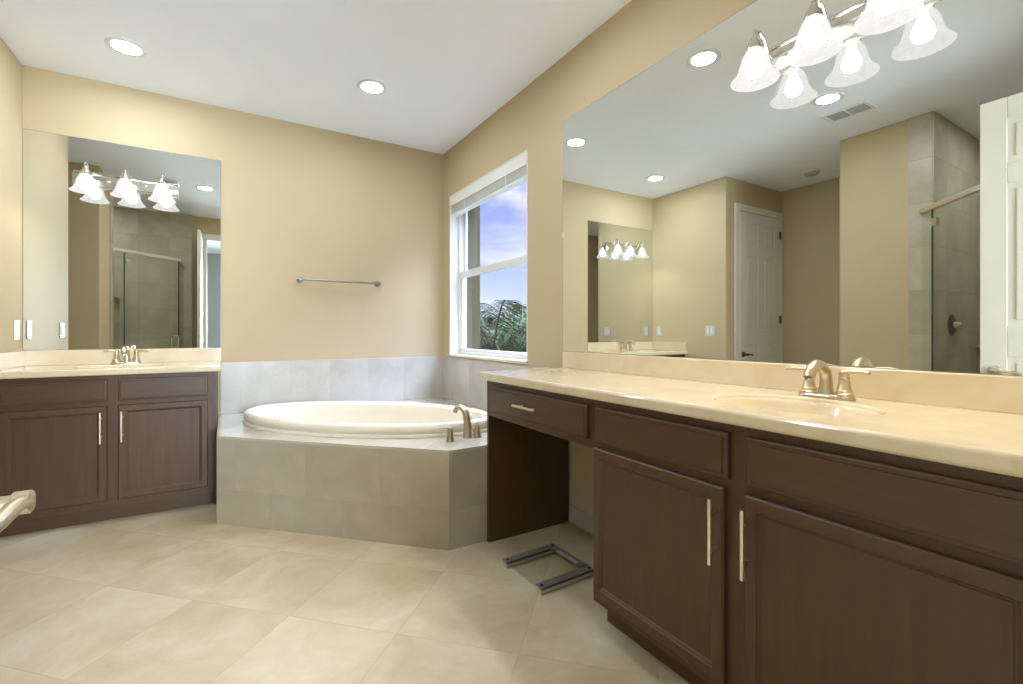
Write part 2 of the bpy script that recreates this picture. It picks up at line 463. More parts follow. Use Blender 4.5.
def sash(x0, x1, z0, z1, s):
    return MB().box(x0, x1, a+0.036, a+0.036+s, z0, z1).box(x0, x1, b2-0.036-s, b2-0.036, z0, z1).box(x0, x1, a+0.036+s, b2-0.036-s, z0, z0+s).box(x0, x1, a+0.036+s, b2-0.036-s, z1-s, z1)
wpart(sash(1.845, 1.865, ZM-0.02, e-0.045, 0.03), 'upper_sash', 'vinyl_white', bevel=0.003)
wpart(sash(1.812, 1.838, c+0.022, ZM+0.025, 0.026), 'lower_sash', 'vinyl_white', bevel=0.003)
wpart(box(1.853, 1.857, a+0.075, b2-0.075, ZM+0.01, e-0.075), 'upper_pane', 'window_glass')
wpart(box(1.823, 1.827, a+0.08, b2-0.08, c+0.045, ZM-0.01), 'lower_pane', 'window_glass')
wpart(box(1.809, 1.842, a+0.037, b2-0.037, ZM-0.026, ZM+0.032), 'meeting_rail', 'vinyl_white', bevel=0.003)
wpart(box(RX-0.022, 1.80, WY0-0.012, WY1+0.012, WZ0-0.022, WZ0+0.001), 'window_sill', 'cultured_marble', bevel=0.006)
ext = MB().box(1.87, XO, WY1-0.012, WY1, WZ0, WZ1).box(1.87, XO, WY0, WY0+0.012, WZ0, WZ1).box(1.87, XO, WY0, WY1, WZ1-0.012, WZ1).box(1.87, XO, WY0, WY1, WZ0, WZ0+0.012)
ext.box(XO, XO+0.05, WY1-0.01, WY1+0.14, WZ0-0.14, WZ1+0.14)
wpart(ext, 'outer_reveal', 'stucco')

# blind, raised
bl = thing('window_blind', 'white raised window blind bunched at the top of the window', 'blind', (1.75, (WY0+WY1)/2, 2.313))
hw = (WY1-WY0)/2-0.016
box(-0.03, 0.03, -hw, hw, -0.045, 0.0).build('headrail', 'blind_white', bl, bevel=0.003)
box(-0.034, -0.030, -hw, hw, -0.085, -0.002).build('valance', 'blind_white', bl, bevel=0.002)
for i in range(11):
    z = -0.052-i*0.0088
    box(-0.026, 0.026, -hw+0.004, hw-0.004, z-0.0035, z).build('slat', 'blind_white', bl)
box(-0.027, 0.027, -hw+0.003, hw-0.003, -0.170, -0.150).build('bottom_rail', 'vinyl_white', bl, bevel=0.003)
MB().tube([(-0.02, -hw+0.06, -0.02), (-0.022, -hw+0.06, -0.6), (-0.022, -hw+0.061, -1.16)], 0.0016, 6).build('cord', 'blind_white', bl)
MB().tube([(-0.02, hw-0.05, -0.02), (-0.022, hw-0.05, -0.5), (-0.022, hw-0.051, -0.78)], 0.0016, 6).build('cord', 'blind_white', bl)
MB().lathe([(0.002, 0), (0.006, -0.01), (0.007, -0.03), (0.003, -0.035)], (-0.022, hw-0.051, -0.78), n=10).build('tassel', 'blind_white', bl, smooth=True)
for yy in (-hw*0.55, hw*0.55):
    box(-0.029, -0.0265, yy-0.006, yy+0.006, -0.170, -0.05).build('ladder_tape', 'blind_white', bl)

# ------------------------------------------------------------------ doors
def panel_door(mb_parent, name, wdt, hgt, thick, mat_='door_paint', parent=None):
    """six panel leaf, local x 0..wdt, y 0..thick (front at y=0), z 0..hgt"""
    mb = MB()
    st, mid = 0.11, 0.10
    rows = [(0.22, 0.22+0.62*hgt/2.0*0.62), ]
    z1, z2, z3, z4 = 0.22, hgt*0.40, hgt*0.47, hgt*0.80
    rows = [(z1, z2), (z3, z4), (z4+0.11, hgt-0.12)]
    colsx = [(st, (wdt-mid)/2), ((wdt+mid)/2, wdt-st)]
    mb.box(0, wdt, 0.006, thick-0.006, 0, hgt)
    for y0, y1 in ((0.0, 0.006), (thick-0.006, thick)):
        mb.box(0, st, y0, y1, 0, hgt).box(wdt-st, wdt, y0, y1, 0, hgt)
        zz = [0]+[q for r in rows for q in r]+[hgt]
        for i in range(0, len(zz), 2): mb.box(st, wdt-st, y0, y1, zz[i], zz[i+1])
        for r in rows: mb.box((wdt-mid)/2, (wdt+mid)/2, y0, y1, r[0], r[1])
        for r in rows:
            for cx in colsx:
                q = 0.035
                mb.box(cx[0]+q, cx[1]-q, y0, y1, r[0]+q, r[1]-q)
    return mb.build(name, mat_, parent, bevel=0.003)

def lever(parent, x, z, ydir, side, m='brushed_nickel', proj=0.062):
    """door lever on a face: x, z local, ydir = outward sign along local y, side = lever direction along x"""
    r = MB(); r.lathe([(0.031, 0.0), (0.031, 0.004*ydir), (0.026, 0.010*ydir), (0.014, 0.012*ydir)], (x, 0, z), 'Y', 24)
    rose = r.build('rose', m, parent, smooth=True)
    h = MB().lathe([(0.011, 0.01*ydir), (0.011, (proj-0.02)*ydir), (0.0145, (proj-0.018)*ydir), (0.0145, (proj-0.002)*ydir), (0.012, proj*ydir)], (x, 0, z), 'Y', 18)
    pts = [(x, (proj-0.010)*ydir, z), (x+0.03*side, (proj-0.010)*ydir, z+0.003), (x+0.07*side, (proj-0.012)*ydir, z-0.002), (x+0.105*side, (proj-0.018)*ydir, z-0.006), (x+0.118*side, (proj-0.022)*ydir, z-0.004)]
    h.tube(pts, [0.0115, 0.0105, 0.0105, 0.0115, 0.006], 12, flat=0.8)
    return rose, h.build('lever', m, parent, smooth=True)

# closed door in the alcove (front faces -y)
d1 = struct(bpy.data.objects.new('door_1', None), 'white panel door with three hinges closed in the alcove'); COL.objects.link(d1)
d1.location = (-2.055, Y_ALC, 0)
lw, lh = 0.775, 2.40
leaf = panel_door(None, 'door_leaf', lw, lh, 0.035, 'white_trim', d1); leaf.location = (0, -0.020, 0.008)
cs = MB().box(lw+0.004, lw+0.075, -0.020, -0.001, 0, lh+0.085).box(-0.058, -0.004, -0.020, -0.001, 0, lh+0.085).box(-0.004, lw+0.004, -0.020, -0.001, lh+0.014, lh+0.085)
cs.build('door_casing', 'white_trim', d1, bevel=0.004)
rose, lv = lever(d1, lw-0.06, 0.865, -1, -1, 'dark_metal'); rose.location.y = lv.location.y = -0.020
for z in (0.22, 1.25, 2.22):
    MB().lathe([(0.007, -0.045), (0.007, 0.045)], (-0.002, -0.027, z), n=10).box(0.0, 0.022, -0.0225, -0.020, z-0.045, z+0.045).build('hinge', 'dark_metal', d1)

# open entry door beside the camera: hinge on the left jamb, leaf stands along x = -0.275
d2 = struct(bpy.data.objects.new('door_2', None), 'open white entry door with satin nickel lever, standing left of the camera'); COL.objects.link(d2)
dw = 0.825
d2.location = (-0.275, 0.894-dw, 0); d2.rotation_euler = (0, 0, PI/2)   # local x -> +y, local +y -> -x
leaf2 = panel_door(None, 'door_leaf', dw, 2.40, 0.035, parent=d2); leaf2.location = (0, 0, 0.008)
lever(d2, dw-0.062, 0.884, -1, -1, 'brushed_nickel', 0.064)
ro, le = lever(d2, dw-0.058, 0.882, 1, -1, 'brushed_nickel', 0.07); ro.location.y = le.location.y = 0.035
box(dw-0.001, dw+0.001, 0.006, 0.029, 0.85, 0.92).build('latch_plate', 'brushed_nickel', d2)
for z in (0.22, 1.25, 2.22):
    MB().lathe([(0.007, -0.045), (0.007, 0.045)], (-0.006, -0.004, z), n=10).build('hinge', 'brushed_nickel', d2)
cs2 = MB()
for y0, y1 in ((Y_IN, Y_IN+0.014), (-0.084, -0.07)):
    cs2.box(DX0-0.065, DX0-0.002, y0, y1, 0, DZ+0.07).box(DX1+0.002, DX1+0.065, y0, y1, 0, DZ+0.07).box(DX0-0.002, DX1+0.002, y0, y1, DZ, DZ+0.07)
cs2.box(DX0-0.002, DX0+0.012, -0.07, Y_IN, 0, DZ).box(DX1-0.012, DX1+0.002, -0.07, Y_IN, 0, DZ).box(DX0, DX1, -0.07, Y_IN, DZ-0.014, DZ)
struct(cs2.build('trim_7', 'white_trim', bevel=0.002))

# ------------------------------------------------------------------ shower enclosure
P0, P1, P2, P3 = (LX+0.008, 1.40), (-0.965, 1.31), (-0.50, 0.845), (-0.50, Y_IN+0.075)
def off(poly, d):
    out = []
    n = len(poly)
    for i, p in enumerate(poly):
        a_ = poly[max(i-1, 0)]; c_ = poly[min(i+1, n-1)]
        dx, dy = c_[0]-a_[0], c_[1]-a_[1]; l = math.hypot(dx, dy)
        out.append((p[0]-dy/l*d, p[1]+dx/l*d))
    return out
line = [P0, P1, P2, P3]
cu = MB(); cu.prism(off(line, 0.05)+off(line, -0.05)[::-1], 0, 0.10)
struct(cu.build('trim_8', 'shower_tile_x', bevel=0.004))
struct(MB().prism([(-2.152, Y_IN+0.075), (-2.152, Y_SH-0.008), (LX, Y_SH-0.008)]+off(line, -0.05)[1:], 0, 0.02).build('trim_9', 'shower_floor_tile'))
def slab(p, q, t_, z0, z1, g0=0.0, g1=0.0):
    dx, dy = q[0]-p[0], q[1]-p[1]; l = math.hypot(dx, dy); dx /= l; dy /= l
    a_ = (p[0]+dx*g0, p[1]+dy*g0); c_ = (q[0]-dx*g1, q[1]-dy*g1); nx, ny = -dy*t_/2, dx*t_/2
    return MB().prism([(a_[0]+nx, a_[1]+ny), (c_[0]+nx, c_[1]+ny), (c_[0]-nx, c_[1]-ny), (a_[0]-nx, a_[1]-ny)], z0, z1)
ZR = 1.995
def glass_panel(name, label, p, q, g0, g1):
    o = thing(name, label, 'shower glass', (p[0], p[1], 0.10))
    M = Matrix.Translation((-p[0], -p[1], -0.10))
    slab(p, q, 0.009, 0.11, ZR, g0, g1).xf(M).build('pane', 'shower_glass', o)
    return o, M
g1_, M1 = glass_panel('shower_glass_panel', 'narrow fixed shower glass panel beside the tiled column edge', P0, P1, 0.0, 0.006)
g2_, M2 = glass_panel('shower_door', 'frameless glass shower door on the diagonal with metal pull handle', P1, P2, 0.006, 0.006)
g3_, M3 = glass_panel('shower_glass_panel', 'fixed shower glass return panel next to the open white door', P2, P3, 0.006, 0.0)
def along(p, q, t_): return (p[0]+(q[0]-p[0])*t_, p[1]+(q[1]-p[1])*t_)
# green cut edges and dark seals
for p, q, o, M in ((P0, P1, g1_, M1), (P1, P2, g2_, M2)):
    slab(along(p, q, 0.985 if o is g2_ else 0.93), q, 0.0095, 0.11, ZR).xf(M).build('cut_edge', 'glass_edge' if o is g1_ else 'rubber_black', o)
for z in (0.35, 1.90):     # clamps at the hinge side
    slab(P1, along(P1, P2, 0.085), 0.024, z-0.028, z+0.028, 0.004).xf(M2).build('hinge_clamp', 'brushed_nickel', g2_, bevel=0.002)
hp = along(P1, P2, 0.91); nd = (k, k)
hz0, hz1 = 0.895, 1.055
for sgn in (1, -1):
    pr = 0.055*sgn
    pts = [(hp[0]+nd[0]*0.004*sgn, hp[1]+nd[1]*0.004*sgn, hz0)]
    for i in range(5):
        a_ = i/4*PI/2; pts.append((hp[0]+nd[0]*(pr-0.02*sgn+0.02*sgn*math.sin(a_)), hp[1]+nd[1]*(pr-0.02*sgn+0.02*sgn*math.sin(a_)), hz0+0.02-0.02*math.cos(a_)))
    for i in range(5):
        a_ = i/4*PI/2; pts.append((hp[0]+nd[0]*(pr-0.02*sgn+0.02*sgn*math.cos(a_)), hp[1]+nd[1]*(pr-0.02*sgn+0.02*sgn*math.cos(a_)), hz1-0.02+0.02*math.sin(a_)))
    pts.append((hp[0]+nd[0]*0.004*sgn, hp[1]+nd[1]*0.004*sgn, hz1))
    MB().tube(pts, 0.0095, 12).xf(M2).build('pull_handle', 'brushed_nickel', g2_, smooth=True)
rl = MB()
for p, q in ((P0, P1), (P1, P2), (P2, P3)):
    dx, dy = q[0]-p[0], q[1]-p[1]; l = math.hypot(dx, dy); nx, ny = -dy/l*0.017, dx/l*0.017
    rl.prism([(p[0]+nx, p[1]+ny), (q[0]+nx, q[1]+ny), (q[0]-nx, q[1]-ny), (p[0]-nx, p[1]-ny)], ZR, ZR+0.035)
tag(rl.build('shower_header_rail', 'satin_bar', bevel=0.002), 'satin nickel header rail along the top of the shower glass', 'rail')
# valve on the shower side wall
sv = thing('shower_valve', 'brushed nickel shower valve with lever on the tiled shower wall', 'valve', (-1.42, Y_SH-0.008, 1.16))
MB().lathe([(0.085, 0), (0.085, -0.004), (0.07, -0.012), (0.03, -0.018)], (0, 0, 0), 'Y', 28).build('escutcheon', 'dark_metal', sv, smooth=True)
MB().lathe([(0.026, -0.015), (0.024, -0.05), (0.017, -0.06)], (0, 0, 0), 'Y', 18).build('valve_body', 'brushed_nickel', sv, smooth=True)
MB().tube([(0, -0.05, 0), (-0.05, -0.055, 0.0), (-0.10, -0.055, -0.004)], [0.011, 0.009, 0.007], 10).build('lever', 'brushed_nickel', sv, smooth=True)
ss = thing('corner_soap_shelf', 'small corner soap shelf at the back of the tiled shower', 'shelf', (-2.152, Y_SH-0.008, 0.97))
MB().prism([(0, 0), (0, -0.18), (0.05, -0.165), (0.165, -0.05), (0.18, 0)], 0, 0.025).build('shelf_slab', 'shower_floor_tile', ss, bevel=0.003)
tag(MB().ellipsoid((0, 0, 0.018), (0.045, 0.03, 0.018)).build('soap_bar', 'soap', smooth=True, loc=(-2.085, Y_SH-0.07, 0.995)), 'white soap bar lying on the corner soap shelf', 'soap')

# ------------------------------------------------------------------ bathtub and deck
CORN = (RX-0.010, BY-0.010)
FL, FR = (-0.045, 3.188), (0.962, 2.181)
FRR = (CORN[0], 2.181)
poly = [FL, FR, FRR, CORN, (-0.045, CORN[1])]
F0 = ((FL[0]+FR[0])/2, (FL[1]+FR[1])/2)
TC = (F0[0]+k*0.575-k*0.10, F0[1]+k*0.575+k*0.10)
TA, TB, TROT = 0.885, 0.45, -PI/4
dk = thing('tub_deck', 'beige tiled corner tub deck with a diagonal front', 'tub surround', (F0[0], F0[1], 0))
MD = Matrix.Translation((-F0[0], -F0[1], 0))
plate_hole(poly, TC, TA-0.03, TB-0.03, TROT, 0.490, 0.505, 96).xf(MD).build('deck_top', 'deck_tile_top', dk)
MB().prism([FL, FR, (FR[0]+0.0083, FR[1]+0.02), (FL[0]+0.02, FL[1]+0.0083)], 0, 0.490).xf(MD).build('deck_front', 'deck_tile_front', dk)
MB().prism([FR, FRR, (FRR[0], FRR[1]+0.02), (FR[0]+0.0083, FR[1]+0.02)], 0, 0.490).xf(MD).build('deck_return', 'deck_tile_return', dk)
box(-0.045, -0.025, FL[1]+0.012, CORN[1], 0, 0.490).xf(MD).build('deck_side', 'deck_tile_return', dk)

tub = thing('bathtub', 'white oval drop-in bathtub set in the tiled deck', 'bathtub', (TC[0], TC[1], 0.505), TROT)
def ell(a_, b_, z, n=96): return [(a_*math.cos(2*PI*i/n), b_*math.sin(2*PI*i/n), z) for i in range(n)]
prof = [(0, 0.0005), (0, 0.010), (-0.004, 0.015), (-0.014, 0.0165), (-0.013, 0.020), (-0.006, 0.028), (-0.003, 0.038), (-0.006, 0.049), (-0.014, 0.058), (-0.028, 0.063), (-0.048, 0.064), (-0.062, 0.060),
        (-0.072, 0.050), (-0.080, 0.034), (-0.090, 0.0), (-0.115, -0.10), (-0.145, -0.22), (-0.18, -0.32), (-0.23, -0.365), (-0.30, -0.38)]
rings = [ell(TA+o, TB+o, z*(1.2 if z > 0 else 1)) for o, z in prof] + [ell(TA*0.4, TB*0.12, -0.385)]
MB().loft(rings, False, True).build('tub_shell', 'tub_acrylic', tub, smooth=True)
MB().lathe([(0.036, -0.3845), (0.036, -0.381), (0.028, -0.379), (0.01, -0.380)], (0.2, 0, 0), n=24).build('drain', 'brushed_nickel', tub, smooth=True)

def handle_tower(mb, c, s=1.0):
    mb.lathe([(0.023*s, 0), (0.023*s, 0.006*s), (0.020*s, 0.012*s), (0.019*s, 0.02*s), (0.0145*s, 0.05*s), (0.0125*s, 0.058*s), (0.0135*s, 0.064*s), (0.012*s, 0.070*s)], c, n=20)
def tub_handle(loc, label, ang):
    o = thing('tub_faucet_handle', label, 'faucet handle', loc, ang, 'tub faucet handles')
    mb = MB(); handle_tower(mb, (0, 0, 0), 1.0); mb.build('handle_base', 'brushed_nickel', o, smooth=True)
    MB().tube([(0, 0, 0.072), (0.02, 0, 0.074), (0.045, 0, 0.075), (0.062, 0, 0.074)], [0.009, 0.006, 0.006, 0.004], 10).build('lever', 'brushed_nickel', o, smooth=True)
    return o
tub_handle((1.052, 2.372, 0.505), 'nickel tub faucet handle at the deck corner, lever pointing left', math.radians(160))
tub_handle((1.224, 2.381, 0.505), 'nickel tub faucet handle between the spout and the dark vanity panel', math.radians(60))
sp = thing('tub_spout', 'arched brushed nickel tub spout at the corner of the deck', 'faucet', (1.174, 2.404, 0.505), math.radians(118))
MB().lathe([(0.028, 0), (0.028, 0.006), (0.026, 0.014), (0.025, 0.03)], n=24).build('spout_base', 'brushed_nickel', sp, smooth=True)
pts = [(0, 0, 0.01), (0.0, 0, 0.06), (0.004, 0, 0.10), (0.016, 0, 0.138), (0.036, 0, 0.160), (0.056, 0, 0.166), (0.074, 0, 0.160), (0.085, 0, 0.148), (0.088, 0, 0.136)]
MB().tube(pts, [0.025, 0.0235, 0.0215, 0.020, 0.018, 0.0165, 0.015, 0.0145, 0.014], 16).build('spout_arch', 'brushed_nickel', sp, smooth=True)
MB().lathe([(0.004, 0.0), (0.004, 0.02), (0.006, 0.024), (0.004, 0.03)], (0.0, 0, 0.10), n=10).xf(Matrix.Translation((-0.016, 0, -0.01))).build('diverter_knob', 'brushed_nickel', sp, smooth=True)

# ------------------------------------------------------------------ vanity pieces
def frame_door(w_, h_, name, parent, mv, mh, loc, face):
    """shaker leaf w x h, front plane at local depth 0; face 'x' looks to -x, face 'y' looks to -y. origin lower corner"""
    fw, th = 0.038, 0.020
    # profile rings in (u, v, depth)
    def ring(i, dp): return [(i, i, dp), (w_-i, i, dp), (w_-i, h_-i, dp), (i, h_-i, dp)]
    rr = [ring(0, th), ring(0, 0.005), ring(0.005, 0.0), ring(fw-0.004, 0.0), ring(fw, 0.004), ring(fw+0.003, 0.0045), ring(fw+0.008, 0.009), ring(fw+0.009, 0.009)]
    rr = [[tr(p, face) for p in r] for r in rr]
    return MB().loft(rr).build(name, mv, parent, loc=loc)
def slab_front(w_, h_, name, parent, m, loc, face):
    th = 0.020
    def ring(i, dp): return [(i, i, dp), (w_-i, i, dp), (w_-i, h_-i, dp), (i, h_-i, dp)]
    rr = [ring(0, th), ring(0, 0.007), ring(0.004, 0.0045), ring(0.012, 0.004), ring(0.014, 0.0), ring(0.016, 0.0)]
    return MB().loft([[tr(p, face) for p in r] for r in rr]).build(name, m, parent, loc=loc)
def tr(p, face):
    u, v, dp = p
    return (dp, u, v) if face == 'x' else (u, dp, v)
def bar_handle(parent, c, length, axis, face):
    """bar pull; c = centre on the front plane, sticks out 32 mm"""
    mb = MB(); L2 = length/2; o = 0.032
    ax = {'x': (1,0,0), 'y': (0,1,0), 'z': (0,0,1)}[axis]; nd_ = (-1,0,0) if face == 'x' else (0,-1,0)
    P = lambda s, d_: tuple(c[i]+ax[i]*s+nd_[i]*d_ for i in range(3))
    b_ = MB().tube([P(-L2, o), P(L2, o)], 0.006, 14)
    for s in (-L2*0.58, L2*0.58): b_.tube([P(s, -0.001), P(s, o)], 0.0055, 10)
    return b_.build('handle', 'satin_bar', parent, smooth=True)

XF, XD = 1.174, 1.154     # face frame / door front of the long vanity
ZU = 0.855                # underside of the tops
ZTOP = 0.895
# --- sink base cabinet on the right
sc_ = thing('sink_cabinet', 'dark brown two door vanity sink cabinet on the right', 'cabinet', (XF, 0.74, 0))
MS = Matrix.Translation((-XF, -0.74, 0))
Y0, Y1 = 0.06, 1.336
bd = MB().box(XF, XF+0.019, Y0, Y1, 0.10, ZU).box(XF+0.019, RX-0.004, Y1-0.018, Y1, 0.10, ZU).box(1.243, RX-0.014, Y1-0.018, Y1, 0.0, 0.10).box(XF+0.019, RX-0.004, Y0, Y0+0.018, 0.0, ZU).box(XF+0.019, RX-0.004, Y0+0.018, Y1-0.018, 0.10, 0.118)
bd.xf(MS).build('body', 'wood_v', sc_, bevel=0.0015)
box(1.243, 1.258, Y0, Y1-0.018, 0.0, 0.10).xf(MS).build('toe_kick', 'wood_y', sc_)
L = lambda x, y, z: (x-XF, y-0.74, z)
dA = frame_door(0.530, 0.545, 'door', sc_, 'wood_v', None, L(XD, 0.788, 0.132), 'x')
dB = frame_door(0.536, 0.545, 'door', sc_, 'wood_v', None, L(XD, 0.194, 0.132), 'x')
bar_handle(dA, (0, 0.806-0.788, 0.559-0.132), 0.178, 'z', 'x')
bar_handle(dB, (0, 0.712-0.194, 0.559-0.132), 0.178, 'z', 'x')
slab_front(0.532, 0.126, 'drawer_front', sc_, 'wood_y', L(XD, 0.778, 0.701), 'x')
slab_front(0.534, 0.126, 'drawer_front', sc_, 'wood_y', L(XD, 0.192, 0.701), 'x')
# --- knee space unit
kn = thing('knee_space_drawer_unit', 'dark brown knee space vanity unit with one drawer and end panel', 'cabinet', (XF, 1.755, 0))
MK = Matrix.Translation((-XF, -1.755, 0)); LK = lambda x, y, z: (x-XF, y-1.755, z)
box(XF, RX-0.014, 2.153, 2.173, 0, ZU).xf(MK).build('end_panel', 'wood_v', kn, bevel=0.0015)
MB().box(XF, XF+0.019, 1.337, 2.152, 0.667, ZU).box(XF+0.019, RX-0.014, 1.337, 2.152, 0.667, 0.680).box(RX-0.030, RX-0.014, 1.337, 2.152, 0.680, ZU).xf(MK).build('apron', 'wood_y', kn, bevel=0.0015)
dr = slab_front(0.760, 0.126, 'drawer', kn, 'wood_y', LK(XD, 1.357, 0.700), 'x')
bar_handle(dr, (0, 1.742-1.357, 0.766-0.700), 0.178, 'y', 'x')

def counter(name, label, rect, front_axis, hole, ends, splash, loc):
    o = thing(name, label, 'countertop', loc)
    M = Matrix.Translation((-loc[0], -loc[1], -loc[2]))
    x0, x1, y0, y1 = rect
    pl = [(x0, y0), (x1, y0), (x1, y1), (x0, y1)]
    (cx, cy, a_, b_) = hole
    plate_hole(pl, (cx, cy), a_, b_, 0.0, ZU, ZTOP, 80).xf(M).build('slab', 'cultured_marble', o, bevel=0.012, seg=4)
    n = 80
    e_ = lambda q, s, z: [(cx+a_*s*math.cos(2*PI*i/n), cy+b_*s*math.sin(2*PI*i/n), z) for i in range(n)]
    pr = [(1.0, ZTOP-0.0105), (0.985, ZTOP-0.013), (0.96, ZTOP-0.022), (0.90, ZTOP-0.05), (0.78, ZTOP-0.09), (0.55, ZTOP-0.118), (0.3, ZTOP-0.128), (0.1, ZTOP-0.13)]
    MB().loft([e_(0, s, z) for s, z in pr], False, True).xf(M).build('sink_basin', 'cultured_marble', o, smooth=True)
    MB().lathe([(0.026, 0), (0.026, 0.004), (0.018, 0.006), (0.006, 0.004)], (cx, cy, ZTOP-0.129), n=20).xf(M).build('drain', 'brushed_nickel', o, smooth=True)
    for s_ in splash:
        box(*s_).xf(M).build('backsplash', 'cultured_marble', o, bevel=0.004)
    return o
counter('vanity_countertop', 'long cream marble vanity top with an oval sink on the right', (1.138, RX-0.002, 0.055, 2.205), 'x', (1.405, 0.742, 0.165, 0.215), None,
        [(RX-0.020, RX-0.002, 0.055, 2.205, ZTOP-0.001, 0.990)], (1.405, 0.742, ZTOP))

# --- left vanity on the back wall
YF, YD = 3.535, 3.515
lv_ = thing('sink_cabinet', 'dark brown two door vanity cabinet against the back wall, left', 'cabinet', (-0.555, YF, 0))
ML = Matrix.Translation((0.555, -YF, 0)); LL = lambda x, y, z: (x+0.555, y-YF, z)
XA, XB = LX+0.004, -0.049
bd = MB().box(XA, XB, YF, YF+0.019, 0.085, ZU).box(XB-0.018, XB, YF+0.019, BY-0.004, 0.0, ZU).box(XA, XA+0.018, YF+0.019, BY-0.004, 0, ZU).box(XA+0.018, XB-0.018, YF+0.019, BY-0.004, 0.10, 0.118)
bd.xf(ML).build('body', 'wood_v', lv_, bevel=0.0015)
box(XA+0.018, XB-0.0185, YF+0.045, YF+0.060, 0, 0.085).xf(ML).build('toe_kick', 'wood_x', lv_)
eA = frame_door(0.440, 0.548, 'door', lv_, 'wood_v', None, LL(-0.536, YD, 0.130), 'y')
eB = frame_door(0.440, 0.548, 'door', lv_, 'wood_v', None, LL(-1.024, YD, 0.130), 'y')
bar_handle(eA, (0.020, 0, 0.556-0.130), 0.178, 'z', 'y')
bar_handle(eB, (0.440-0.026, 0, 0.556-0.130), 0.178, 'z', 'y')
slab_front(0.440, 0.126, 'drawer_front', lv_, 'wood_x', LL(-0.536, YD, 0.704), 'y')
slab_front(0.440, 0.126, 'drawer_front', lv_, 'wood_x', LL(-1.024, YD, 0.704), 'y')
counter('vanity_countertop', 'cream marble vanity top under the left mirror', (LX+0.002, -0.026, 3.497, BY-0.002), 'y', (-0.555, 3.735, 0.205, 0.150), None,
        [(LX+0.002, -0.026, BY-0.020, BY-0.002, ZTOP-0.001, 0.990), (LX+0.002, LX+0.018, 3.515, BY-0.020, ZTOP-0.001, 0.990)], (-0.555, 3.735, ZTOP))

# --- faucets (centreset), local: x along the wall, -y towards the user
def faucet(loc, rz, label):
    o = thing('sink_faucet', label, 'faucet', loc, rz, None)
    mb = MB(); n = 32
    def stad(w_, d_, z): return [((w_-d_)*(1 if math.cos(2*PI*i/n) > 0 else -1)+d_*math.cos(2*PI*i/n), d_*math.sin(2*PI*i/n), z) for i in range(n)]
    mb.loft([stad(0.080, 0.027, 0), stad(0.080, 0.027, 0.006), stad(0.076, 0.023, 0.012), stad(0.072, 0.019, 0.014)])
    mb.build('base_plate', 'brushed_nickel', o, smooth=True)
    for s in (-1, 1):
        h = MB(); h.lathe([(0.025, 0.012), (0.025, 0.018), (0.021, 0.021), (0.022, 0.028), (0.0185, 0.032), (0.0135, 0.062), (0.0155, 0.065), (0.0145, 0.068), (0.012, 0.070), (0.0135, 0.075), (0.013, 0.084), (0.008, 0.090)], (0.051*s, 0, 0), n=20)
        hb = h.build('handle_base', 'brushed_nickel', o, smooth=True)
        MB().tube([(0.047*s, 0, 0.083), (0.065*s, -0.002, 0.087), (0.09*s, -0.004, 0.088), (0.118*s, -0.006, 0.086)], [0.010, 0.0085, 0.0100, 0.0075], 12, flat=0.8).build('lever', 'brushed_nickel', hb, smooth=True)
    pts = [(0, 0.0, 0.010), (0, 0.0, 0.035)] + [(0, -0.052+0.052*math.cos(math.radians(q)), 0.056+0.050*math.sin(math.radians(q))) for q in range(0, 151, 15)]
    pts += [(0, -0.104, 0.068)]
    MB().tube(pts, [0.024, 0.0185, 0.0170, 0.0165]+[0.0158]*9+[0.0150], 16).build('spout', 'brushed_nickel', o, smooth=True)
    MB().lathe([(0.0125, 0.069), (0.0125, 0.063), (0.010, 0.061)], (0, -0.104, 0), n=16).build('aerator', 'chrome', o, smooth=True)
    MB().tube([(0, 0.020, 0.012), (0, 0.020, 0.075)], 0.003, 8).lathe([(0.003, 0.072), (0.006, 0.078), (0.006, 0.084), (0.003, 0.088)], (0, 0.020, 0), n=10).build('lift_rod', 'brushed_nickel', o, smooth=True)
    return o
faucet((1.612, 0.742, ZTOP), -PI/2, 'nickel centreset faucet behind the sink of the long right vanity')
faucet((-0.555, 3.932, ZTOP), 0.0, 'nickel faucet on the left vanity below the smaller mirror')

# ------------------------------------------------------------------ mirrors
def mirror(label, mat_box, edge_boxes, clips, loc):
    o = thing('wall_mirror', label, 'mirror', loc)
    M = Matrix.Translation((-loc[0], -loc[1], -loc[2]))
    box(*mat_box).xf(M).build('mirror_glass', 'mirror_silver', o)
    e_ = MB()
    for q in edge_boxes: e_.box(*q)
    e_.xf(M).build('mirror_edge', 'mirror_edge', o)
    for q in clips: box(*q).xf(M).build('mirror_clip', 'switch_plastic', o, bevel=0.002)
    return o
MZ0, MZ1 = 0.9925, 2.3525
mx = RX-0.006
MYA, MYB = 0.075, 2.217
mirror('large frameless mirror above the long right vanity', (mx, RX-0.0005, MYA, MYB, MZ0, MZ1),
       [(mx+0.0003, RX-0.0005, MYB, MYB+0.002, MZ0, MZ1), (mx+0.0003, RX-0.0005, MYA, MYB, MZ1, MZ1+0.002), (mx+0.0003, RX-0.0005, MYA, MYB, MZ0-0.002, MZ0)],
       [(mx-0.004, mx-0.0005, MYB-0.012, MYB+0.006, 1.665, 1.695)], (RX, 1.15, MZ0))
my = BY-0.006; MXA, MXB = LX+0.003, -0.033
mirror('smaller frameless mirror above the left vanity', (MXA, MXB, my, BY-0.0005, MZ0, MZ1),
       [(MXB, MXB+0.002, my+0.0003, BY-0.0005, MZ0, MZ1), (MXA, MXB, my+0.0003, BY-0.0005, MZ1, MZ1+0.002), (MXA, MXB, my+0.0003, BY-0.0005, MZ0-0.002, MZ0)],
       [], (-0.55, BY, MZ0))

